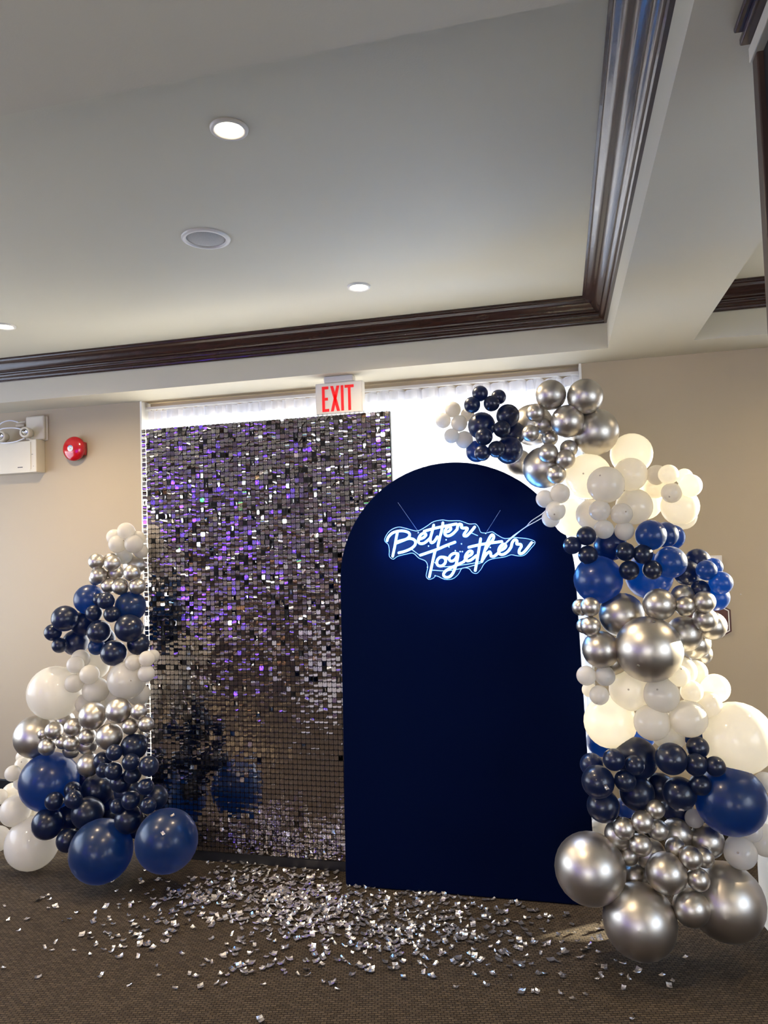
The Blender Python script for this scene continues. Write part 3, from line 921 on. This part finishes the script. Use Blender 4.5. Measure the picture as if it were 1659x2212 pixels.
# ------------------------------------------------------------------ balloons
# (x, y, radius) in photograph pixels, colour, layer (0 = front); real depth comes from packing them
CL = {
 'left white tip': (3.45, "white tip of the left garland", [
  (272,1147,18.5,'W',0),(253.5,1175.5,19,'W',0),(289,1175,20,'W',0),(267,1200,19,'W',0),(247,1160,17,'W',2),(298,1163,16,'W',2),(304,1190,16,'W',2)]),
 'left silver up': (3.38, "upper silver band, left garland", [
  (209,1213,17.7,'S',0),(243,1217,17.7,'S',0),(250,1238,17.2,'S',0),(285,1238,18,'S',0),(214,1243,18.5,'S',0),(260,1267,18.2,'S',0),(297,1266,18,'S',1),
  (236,1265,17,'S',2),(239,1208,14,'S',2),(291,1220,25,'S',3),(208,1250,15,'S',2)]),
 'left navy up': (3.32, "upper navy band, left garland", [
  (229,1298,18.4,'N',0),(215,1295,14,'N',1),(203,1324.5,18,'N',0),(242,1327,17.6,'N',0),(193,1295,32.5,'B',3),(282,1310,33,'B',3),(140,1336,28,'N',1),
  (180,1347,26.5,'N',2),(214,1364,25,'N',1),(278,1357,30,'N',2),(114.5,1366,18.4,'N',1),(129,1394,16.5,'N',1),(163,1388,27.5,'N',2),
  (245.5,1410.5,27.7,'N',1),(299,1391,24,'N',3),(209,1397,18,'B',3),(222,1380,26,'N',3)]),
 'left white mid': (3.30, "middle white band, left garland", [
  (163,1436,18.4,'W',0),(193.5,1457,21,'W',0),(160,1476,20,'W',0),(119,1496,57.5,'W',2),(174,1423,20,'W',2),(207.5,1438,28.5,'W',2),(207,1490.5,28.5,'W',2),
  (287.5,1431,17,'W',0),(317,1423,17,'W',0),(331,1417,14,'W',1),(316,1455,18,'W',0),(274,1469,41,'W',3),(250,1510,30,'W',3),(300,1500,24,'W',3),(185,1520,22,'W',3)]),
 'left silver low': (3.26, "lower silver band, left garland", [
  (200.7,1546,30,'S',0),(256,1535,27.5,'S',0),(300,1537,17.6,'S',0),(315.5,1564.5,17,'S',0),(281,1569,17.6,'S',0),(116.6,1578,19,'S',0),(94,1586,12,'S',1),
  (158,1571,19.5,'S',0),(102.5,1613,19,'S',0),(154.5,1606,17,'S',0),(136,1603,15,'S',1),(188,1592,18,'S',0),(236.5,1591,28.5,'S',0),(78,1591,46,'S',3),
  (155,1619,19,'S',2),(190,1608,22,'S',2),(192,1652,25,'S',3),(141,1556,20,'S',3),(308,1590,14,'S',3)]),
 'left navy low': (3.20, "navy base of the left garland", [
  (290,1612.5,28.5,'N',1),(247,1625.6,17.6,'N',0),(282,1646.5,18.5,'N',0),(245.5,1665.5,19,'N',0),(224,1664,16,'N',1),(222,1644,20,'N',2),
  (321.5,1654.6,21.5,'N',2),(286,1673.5,19,'N',2),(260,1690,22,'N',3),(107,1688.5,62.5,'B',2),(156.5,1706,17.6,'N',1),(158.7,1726.5,19,'N',0),
  (117,1730.5,19.5,'N',0),(210,1706,34,'N',2),(190,1682,26,'N',3),(189,1756,34,'N',1),(103,1779.5,33,'N',2),(314.6,1699.5,17.6,'N',0),
  (282,1729,19.5,'N',0),(320,1740,17.6,'N',0),(253.6,1741.5,16,'N',1),(336.5,1722.5,26,'N',2),(278,1770,30,'N',2),(218.5,1838,67,'B',1),
  (360,1815.5,67,'B',1),(147,1815,25,'N',3),(240,1780,30,'N',3),(240,1735,34,'N',3),(195,1795,30,'N',3),(300,1785,26,'N',3),(150,1765,28,'N',3),(275,1710,28,'N',3)]),
 'left white low': (3.30, "white foot of the left garland", [
  (28,1670.5,17,'W',1),(50,1653,18,'W',2),(50,1635,15,'W',3),(28,1714,23,'W',3),(46,1690,16,'W',3),(-1,1721,16.5,'W',1),(33,1752,32.5,'W',1),
  (72,1755,22,'W',3),(70,1821,56,'W',2),(-6,1812,27,'W',2)]),
 'right white end': (3.32, "white tip above the navy arch", [
  (978.4,885,17.4,'W',0),(957.4,908.5,17,'W',0),(992,914.5,18,'W',0),(975.5,941.5,16.4,'W',1),(1003,950,19.3,'W',1),(1010,896,15,'W',3)]),
 'right navy top': (3.22, "top navy band, right garland", [
  (1037,850.4,17.4,'N',1),(1020,874.8,18,'N',0),(1062,871.6,17.6,'N',0),(1077,858,16.4,'N',2),(1097,898,25.3,'N',2),(1040.6,920,30,'N',2),
  (1045.4,943.5,19.3,'N',0),(1084,927,18.8,'N',0),(1072.4,970.5,18.8,'N',0),(1042,979,17.4,'N',1),(1099.6,973,30,'N',2),(1030,975,24,'B',3),(1106,937,28,'N',3)]),
 'right silver top': (3.12, "top silver band, right garland", [
  (1189.6,853.5,33,'S',1),(1263.6,856.7,38.5,'S',1),(1226,910,35.7,'S',1),(1157,892,20.3,'S',0),(1173,918,21,'S',0),(1146,936,18.6,'S',0),
  (1187.6,946.4,18,'S',1),(1150,918,45,'S',3),(1184,979,21.7,'S',0),(1228.6,969,19.3,'S',1),(1221.4,992,21.2,'S',0),(1202,1024.7,21,'S',0),
  (1174.4,1010,45.3,'S',2),(1285,933,51,'S',3),(1120,1000,30,'S',4)]),
 'right white up': (3.10, "upper white band, right garland", [
  (1364,981,45,'W',3),(1270,1029,50,'W',3),(1308.7,1047.3,40,'W',1),(1361.5,1025,36.5,'W',2),(1369.7,1094,39.5,'W',2),(1392,1085,38,'W',3),
  (1468.7,1094,40.5,'W',2),(1475,1114,30,'W',3),(1450.5,1064.6,22,'W',0),(1491,1049,25,'W',1),(1444,1025,21.5,'W',1),(1418.5,1026,22,'W',2),
  (1478,1030,18,'W',2),(1416,1052,25,'W',3),(1177,1077.6,19.5,'W',1),(1209.7,1066,21.5,'W',0),(1200,1103,21.5,'W',0),(1190,1119.7,19.5,'W',1),
  (1237,1117,42,'W',3),(1277.5,1111.6,33.5,'W',2),(1295.6,1102.6,23,'W',0),(1342.6,1110,23.5,'W',0),(1304.6,1143.3,21,'W',0),(1348.5,1146.8,21,'W',0)]),
 'right navy mid': (3.08, "upper navy band, right garland", [
  (1266.6,1157.7,21,'N',1),(1236,1178,19.5,'N',1),(1270,1199,21,'N',0),(1318,1177,35,'N',2),(1350.7,1191.6,20.5,'N',0),(1388.5,1197,21.5,'N',0),
  (1359,1232,21.5,'N',0),(1409,1231,21,'N',0),(1406,1156,33,'B',1),(1437,1155,28,'B',3),(1452,1160,27,'B',4),(1448.5,1214.6,34.5,'B',1),
  (1292,1252,52,'B',2),(1402,1244,50,'B',3),(1484,1237,28,'N',2),(1507,1212,27,'N',3),(1526,1232,22,'B',0),(1541,1225,20,'B',2),(1557,1259,25,'B',0),
  (1513,1273,20,'N',2),(1546,1290,29,'B',2)]),
 'right silver mid': (3.02, "middle silver band, right garland", [
  (1424,1305.5,34.5,'S',1),(1480,1309.5,22,'S',0),(1475,1288,25,'S',3),(1521.6,1300,23.5,'S',1),(1523,1338,26,'S',1),(1254,1312,18.5,'S',1),
  (1275,1311,21,'S',0),(1275.5,1353,21.5,'S',0),(1262,1352,17,'S',2),(1343,1328,48,'S',2),(1401.6,1402,71.3,'S',0),(1478,1369,38,'S',2),
  (1500,1389,34,'S',3),(1513,1412,25,'S',4),(1538,1352,31,'S',3),(1298,1403,40,'S',2),(1328,1430,28,'S',3)]),
 'right white mid': (3.04, "middle white band, right garland", [
  (1266.5,1459.4,21.2,'W',0),(1307,1460,21.7,'W',0),(1294.4,1501.7,21,'W',0),(1273,1490,16,'W',2),(1362,1490,45,'W',2),(1429,1501,38,'W',1),
  (1408.4,1560.6,38.5,'W',1),(1318,1559,56,'W',3),(1487,1552,40,'W',1),(1466.6,1460,23,'W',1),(1475,1450,30,'W',3),(1502,1452,26,'W',3),
  (1494,1494,24,'W',2),(1530,1523,29,'W',2),(1545,1487,31,'W',2),(1445,1580,40,'W',3),(1591.5,1594,77,'W',2)]),
 'right navy low': (2.98, "lower navy band, right garland", [
  (1299,1602,32,'B',4),(1390,1590,25,'B',4),(1500,1592,22,'B',4),(1375,1638,45,'N',3),(1278,1652,25,'N',2),(1326,1641,23.5,'N',0),(1371,1652.5,21,'N',0),
  (1350.4,1686.5,23.2,'N',0),(1291.6,1688.6,35,'N',1),(1376,1713,37,'N',2),(1303,1741,35,'N',2),(1450,1639,34,'N',1),(1507,1615,23.5,'N',1),
  (1503,1652,24,'N',0),(1545,1655.5,21.5,'N',0),(1530,1625,18,'N',3),(1513,1695,23,'N',0),(1468,1714,35.5,'N',1),(1463,1745,34,'N',3),
  (1427,1700,30,'N',3),(1578,1727.8,74.5,'B',2),(1350,1745,22,'B',4)]),
 'right silver low': (2.96, "silver base of the right garland", [
  (1416,1748,20,'S',3),(1388,1775.4,24,'S',0),(1348,1789.6,23.2,'S',0),(1421,1792.6,22,'S',1),(1384,1825,24,'S',0),(1337,1803,31,'S',2),
  (1462,1800,32,'S',2),(1526.7,1816.7,36.5,'S',2),(1459,1831,21.5,'S',1),(1492.6,1853,24.5,'S',0),(1520,1852,22,'S',1),(1508.6,1899.6,24.5,'S',0),
  (1439.3,1886,43.5,'S',0),(1405,1845,33,'S',2),(1358,1847,22,'S',3),(1371,1893,30,'S',2),(1274.5,1875.5,75.5,'S',2),(1382,1990,78,'S',0),
  (1493,1961,39,'S',1),(1567,1947,81,'S',2)]),
 'right white low': (3.06, "white foot of the right garland", [
  (1599,1842,34.5,'W',1),(1624.6,1797,21,'W',2),(1653,1815,34,'W',2),(1500,1768,20,'W',3),(1300,1795,28,'W',4),(1652,1690,22,'W',3)]),
}
# silhouettes of what the balloons hang beside: they must pass in front of or behind these slabs
SLABS = [(PX0 - .01, 10.0, PY - .035, PY + .035, PX1), (-1.09, 10.0, 3.435, 3.495, 0.10)]


def place_balloons():
    todo = []
    for key, (y0, phrase, rows) in CL.items():
        for r_ in rows: todo.append((r_[4], key, y0, r_))
    todo.sort(key=lambda t: t[0])
    placed = []
    for layer, key, y0, (x, y, rp, col, ly) in todo:
        Y = y0 + (0.0 if ly < 2 else 0.02)
        if ly == 4 and x < 1400: Y = max(Y, 3.56)
        while Y < 4.9:
            P = at(x, y, 1, Y); z = depth(P); rad = rp * z / F
            ok = True
            if P[2] - rad < 0.002: pass
            for (xa, xb, ya, yb, xr) in SLABS:
                if P[0] + rad > xa and P[0] - rad < xr and P[1] + rad > ya and P[1] - rad < yb and (xr > 0.05 and P[2] - rad * .5 < 2.03 or xr < 0 and P[2] < 2.4):
                    # may touch the slab lightly
                    if not (P[0] - rad * .55 > xr or P[0] + rad * .55 < xa):
                        ok = False
            if Y + rad > YW - .01: ok = True; break
            if ok:
                for (Q, rq, xq, yq, rpq, lq) in placed:
                    if np.linalg.norm(P - Q) < 0.84 * (rad + rq): ok = False; break
                    if lq < ly and math.hypot(x - xq, y - yq) < 0.85 * (rp + rpq) and P[1] < Q[1] + 0.2 * min(rad, rq): ok = False; break
            if ok: break
            Y += 0.008
        placed.append((P, rad, x, y, rp, ly))
        yield key, P, rad, x, y, rp, col, ly


def balloon_mesh(name, m, seg=28, rings=18):
    prof = []
    for i in range(rings + 1):
        t = math.pi * i / rings
        r_ = math.sin(t); z = math.cos(t)
        if z < -0.2:                       # taper to the neck
            r_ *= 1 - 0.10 * ((-z - 0.2) / 0.8) ** 1.5
            z *= 1 + 0.14 * ((-z - 0.2) / 0.8) ** 2
        prof.append((max(r_, 0.001), z))
    prof = prof[:-1] + [(0.075, -1.16), (0.05, -1.19), (0.10, -1.23), (0.13, -1.25), (0.03, -1.25)]
    return MB().lathe(prof, seg, closed=False).mesh(name, m, True)


BM = {k: balloon_mesh('balloon', M[k]) for k in 'WNBS'}
ORD = ['leftmost', 'second', 'third', 'fourth', 'fifth', 'sixth', 'seventh', 'eighth', 'ninth', 'tenth', 'eleventh', 'twelfth']
NUM = ['', 'one', 'two', 'three', 'four', 'five', 'six', 'seven', 'eight', 'nine', 'ten', 'eleven', 'twelve']
CN = {'W': 'white', 'N': 'navy', 'B': 'blue', 'S': 'silver'}
TIPS = [(267,1168),(1379,1438),(1357.6,1489.5),(1419.7,1489.5),(1472,1445),(1289,1519),(1594,1842),(1445.6,1073),(1352,1105),(1197.5,1111),(1260,1023),(1296,1027),(283,1470),(46,1646),(1412,1342)]
TIPM = {k: MB().lathe([(0.0030, -.0006), (0.0038, 0.0), (0.0032, .0010), (0.0016, .0017), (0.0004, .0019)], 14, closed=False).mesh('tip', M['tip'] if k != 'W' else M['tip_pale'], True) for k in 'WNBS'}


def build_balloons():
    recs = list(place_balloons())
    groups = {}
    for rec in recs:
        key, P, rad, x, y, rp, col, ly = rec
        size = 'small' if rp < 24.2 else 'medium' if rp < 42 else 'large'
        vis = 'half-hidden ' if ly >= 2 else ''
        groups.setdefault((key, col, size, vis), []).append(rec)
    for (key, col, size, vis), L_ in groups.items():
        L_.sort(key=lambda t: t[3])
        n = len(L_)
        for i, (_, P, rad, x, y, rp, c_, ly) in enumerate(L_):
            if n == 1: rank = 'only such one'
            elif n == 2: rank = ('left one', 'right one')[i] + ' of two'
            else:
                if i == 0: rank = 'leftmost'
                elif i == n - 1: rank = 'rightmost'
                else: rank = ORD[i] + ' from left'
                rank += ' of ' + NUM[n] if n < 13 else ''
            o = link_mesh('balloon', BM[col])
            # neck turned away into the garland
            d = Vector((rng.uniform(-.45, .45), 1.0, rng.uniform(-.45, .45))).normalized()
            q = (-d).to_track_quat('Z', 'Y')
            k = rad * 0.995
            o.matrix_world = Matrix.Translation(Vector(P)) @ q.to_matrix().to_4x4() @ Matrix.Diagonal((k, k, k, 1))
            tag(o, f'{size} {vis}{CN[col]} balloon, {rank}, {CL[key][1]}', 'balloon', 'balloons in the ' + CL[key][1])
            for (tx, ty) in TIPS:
                if ly <= 3 and math.hypot(tx - x, ty - y) < rp * .9:
                    dr = ray(tx, ty); dr = dr / np.linalg.norm(dr)
                    oc = CAM - P; b = oc @ dr; cc = oc @ oc - rad * rad; disc = b * b - cc
                    if disc <= 0: continue
                    hit = CAM + dr * (-b - math.sqrt(disc))
                    if any(np.linalg.norm(hit - np.asarray(R2[1])) < R2[2] * .97 for R2 in recs if R2[1] is not P): continue
                    nrm = Vector(hit - P).normalized()
                    t_ = bpy.data.objects.new('tip', TIPM[col]); COL.objects.link(t_); t_.parent = o
                    s_ = 1.6 if rp > 60 else 1.0
                    T = Matrix.Translation(Vector(hit)) @ nrm.to_track_quat('Z', 'Y').to_matrix().to_4x4() @ Matrix.Diagonal((s_, s_, s_, 1))
                    t_.matrix_parent_inverse = Matrix.Identity(4)
                    t_.matrix_local = o.matrix_world.inverted() @ T
                    t_['label'] = 'small dark tip'
    return recs


BREC = build_balloons()

# ------------------------------------------------------------------ plinth behind the right balloons
pl_ = empty('round_plinth', (1.09, 3.42, 0))
tag(pl_, 'low white cylindrical plinth standing on carpet behind the rightmost silver balloons', 'plinth')
MB().lathe([(0.325, 0.0), (0.325, 0.43)], 64).build('plinth_drum', M['plinth'], pl_, smooth='edge')
MB().lathe([(0.330, 0.43), (0.332, 0.436), (0.332, 0.446), (0.328, 0.45)], 64).build('plinth_top', M['plinth'], pl_, smooth='edge')


# ------------------------------------------------------------------ confetti
def confetti():
    rr = np.random.RandomState(5)
    # (px, py, sx, sy, tilt, count)
    spots = [(590, 1905, 95, 32, 0, 330), (560, 1945, 120, 28, .05, 210), (690, 1960, 90, 40, .1, 190), (420, 1935, 75, 25, -.2, 90), (620, 2020, 80, 40, 0, 60),
             (830, 1985, 110, 38, .1, 230), (950, 2010, 110, 42, .1, 190), (1060, 1985, 75, 40, .1, 60), (760, 2040, 190, 40, 0, 90), (290, 2010, 70, 24, -.2, 45),
             (800, 1990, 260, 60, 0, 90), (540, 2090, 45, 25, 0, 20), (1250, 2060, 90, 45, 0, 26), (170, 1960, 90, 45, 0, 22), (660, 1860, 110, 14, .05, 45),
             (900, 1935, 130, 14, .09, 60), (830, 2090, 200, 30, 0, 22)]
    fixed = [(82, 2110), (343, 2106), (378, 2134), (563, 2203), (1480, 2068), (1452, 2120), (1446, 2130), (1370, 2190), (1362, 2200), (1347, 2134), (1265, 2147), (1236, 2157),
             (1212, 2145), (1340, 2105), (1299, 2103), (1305, 2090), (10, 1957), (40, 2010), (120, 2035), (112, 2052), (97, 2047), (1160, 2142), (985, 2131), (1292, 2006), (1283, 2030),
             (1220, 1978), (1187, 1981), (700, 2121), (1226, 2012), (8, 2090), (60, 1985), (250, 1880), (205, 1985), (315, 1880), (1150, 2140), (1330, 2075), (1345, 2080)]
    pts = list(fixed)
    for (x, y, sx, sy, t, n) in spots:
        for _ in range(n):
            a_, b_ = rr.randn() * sx, rr.randn() * sy
            pts.append((x + a_, y + b_ + t * a_))
    out = []
    for (x, y) in pts:
        if y < 1842 + max(0, x - 400) * .07 or x > 1600 or x < -5 or y > 2212: continue
        if 745 < x < 1300 and y < 1906 + (x - 750) * .088: continue
        if x < 440 and y < 1890 + (440 - x) * .04 and (x, y) not in fixed: continue
        P = at(x, y, 2, 0.006)
        if P[1] > 3.44 and P[0] > -1.1: continue
        out.append(P)
    out.sort(key=lambda P: depth(P))
    # folded foil shapes
    protos = []
    for k in range(14):
        w_, h_ = rr.uniform(.009, .016), rr.uniform(.018, .030)
        if k % 3 == 0: w_ = h_ * .8
        b1, b2, b3 = rr.uniform(-.004, .005), rr.uniform(0, .007), rr.uniform(-.004, .005)
        sk = rr.uniform(-.004, .004)
        vs = []
        for j, v in enumerate((-1, -.33, .33, 1)):
            for u in (-1, 0, 1):
                vs.append((u * w_ / 2 + sk * v, v * h_ / 2, .0035 + b1 * u * v * .6 + (b2 * (v * v)) + b3 * v * .5 + .0015 * u * u))
        mz = min(v[2] for v in vs)
        vs = [(a_, b_, c_ - mz) for a_, b_, c_ in vs]
        fs = [(j * 3 + i, j * 3 + i + 1, j * 3 + i + 4, j * 3 + i + 3) for j in range(3) for i in range(2)]
        me = MB().add(vs, fs).mesh('confetti_piece', M['foil'])
        protos.append((me, vs, fs))
    st = MB()
    for i, P in enumerate(out):
        k = rr.randint(14)
        T = Matrix.Translation((P[0], P[1], 0.0012 + rr.rand() * .004 + .002)) @ Matrix.Rotation(rr.uniform(0, 6.28), 4, 'Z') @ Matrix.Rotation(rr.randn() * .22, 4, 'X')
        if i < 300:
            o = link_mesh('confetti_piece', protos[k][0], None, T)
            tag(o, 'small loose strip of crinkled silver foil confetti scattered on the brown carpet', 'confetti', 'foil confetti on the carpet')
        else:
            st.add([T @ Vector(p) for p in protos[k][1]], protos[k][2])
    o = st.build('confetti_scatter', M['foil'])
    tag(o, 'dense scatter of silver foil confetti in front of the shimmer wall', 'confetti', kind='stuff')
    # pieces stuck on balloons
    extra = [(352, 1800, .35, 'upright on the front of the big blue balloon beside the shimmer wall'), (372, 1762, 1.4, 'lying near the top of the big blue balloon by the shimmer wall'),
             (309, 1762, 1.2, 'in the gap above the big blue balloon by the shimmer wall'), (1309, 1700, .2, 'on a navy balloon beside the arch edge'),
             (1472, 1748, 1.5, 'under the navy balloons at the right garland centre'), (133, 1745, .8, 'tiny, between the navy balloons of the left garland')]
    for (x, y, a_, txt) in extra:
        best = None
        dr = ray(x, y); dr = dr / np.linalg.norm(dr)
        for rec in BREC:
            P, rad = rec[1], rec[2]
            oc = CAM - P; b = oc @ dr; cc = oc @ oc - rad * rad; disc = b * b - cc
            if disc > 0:
                t_ = -b - math.sqrt(disc)
                if best is None or t_ < best[0]: best = (t_, P)
        if not best: continue
        hit = CAM + dr * best[0]; nrm = Vector(hit - best[1]).normalized()
        T = Matrix.Translation(Vector(hit)) @ nrm.to_track_quat('Z', 'Y').to_matrix().to_4x4() @ Matrix.Rotation(a_, 4, 'Z')
        o = link_mesh('confetti_piece', protos[2][0], None, T)
        tag(o, 'foil strip ' + txt, 'confetti')


confetti()


# ------------------------------------------------------------------ the room behind the camera, seen in the mirrors and chrome
def banquet_table(x, y, where):
    t = empty('banquet_table', (x, y, 0))
    tag(t, 'round banquet table under a white floor-length cloth ' + where, 'table', 'banquet tables behind the camera')
    n = 72; vs, fs = [], []
    rings = [(0.001, .75, 0), (.45, .75, 0), (.745, .75, 0), (.76, .735, .0), (.775, .5, .02), (.80, .2, .04), (.82, .01, .05)]
    for (r_, z, a_) in rings:
        for k in range(n):
            th = 2 * math.pi * k / n
            q = r_ + a_ * math.sin(th * 12)
            vs.append((q * math.cos(th), q * math.sin(th), z))
    for j in range(len(rings) - 1):
        for k in range(n):
            k2 = (k + 1) % n
            fs.append((j * n + k, j * n + k2, (j + 1) * n + k2, (j + 1) * n + k))
    MB().add(vs, fs).build('tablecloth', M['cloth'], t, smooth=True)
    MB().lathe([(.05, 0), (.05, .74)], 12).build('pedestal', M['black'], t)


banquet_table(-2.6, -1.6, 'behind the camera at left')
banquet_table(1.4, -2.2, 'behind the camera at right')
banquet_table(-1.2, -3.6, 'farthest behind the camera')
for (x, y, z, l_, m_, w, up_) in [(-2.6, -5.85, 2.45, 1.6, 'violet_led', 'lying level at left of the rear wall', 0), (0.6, -5.85, 2.45, 1.6, 'violet_led', 'lying level at right of the rear wall', 0),
                                  (-5.05, -2.0, 1.9, 1.1, 'violet_led', 'upright at the left wall', 1), (-5.05, -3.6, 1.9, 1.1, 'violet_led', 'upright in the left rear corner', 1),
                                  (-3.6, -5.8, 1.9, 1.1, 'violet_led', 'upright at left of the rear window', 1), (1.3, -5.8, 1.8, 1.1, 'violet_led', 'upright at right of the rear window', 1),
                                  (-3.9, 0.2, 1.95, 0.9, 'violet_led', 'upright nearest the camera', 1),
                                  (-2.9, -5.8, 1.35, 0.5, 'green_led', 'glowing green on the rear wall', 0), (0.6, -5.8, 1.3, 0.4, 'green_led', 'short green one at right', 0)]:
    o = MB().tube([(0, 0, -l_ / 2), (0, 0, l_ / 2)] if up_ else [(-l_ / 2, 0, 0), (l_ / 2, 0, 0)], 0.04, 12).build('party_light_bar', M[m_])
    o.location = (x, y, z)
    tag(o, 'party light bar behind the camera, ' + w, 'light bar')
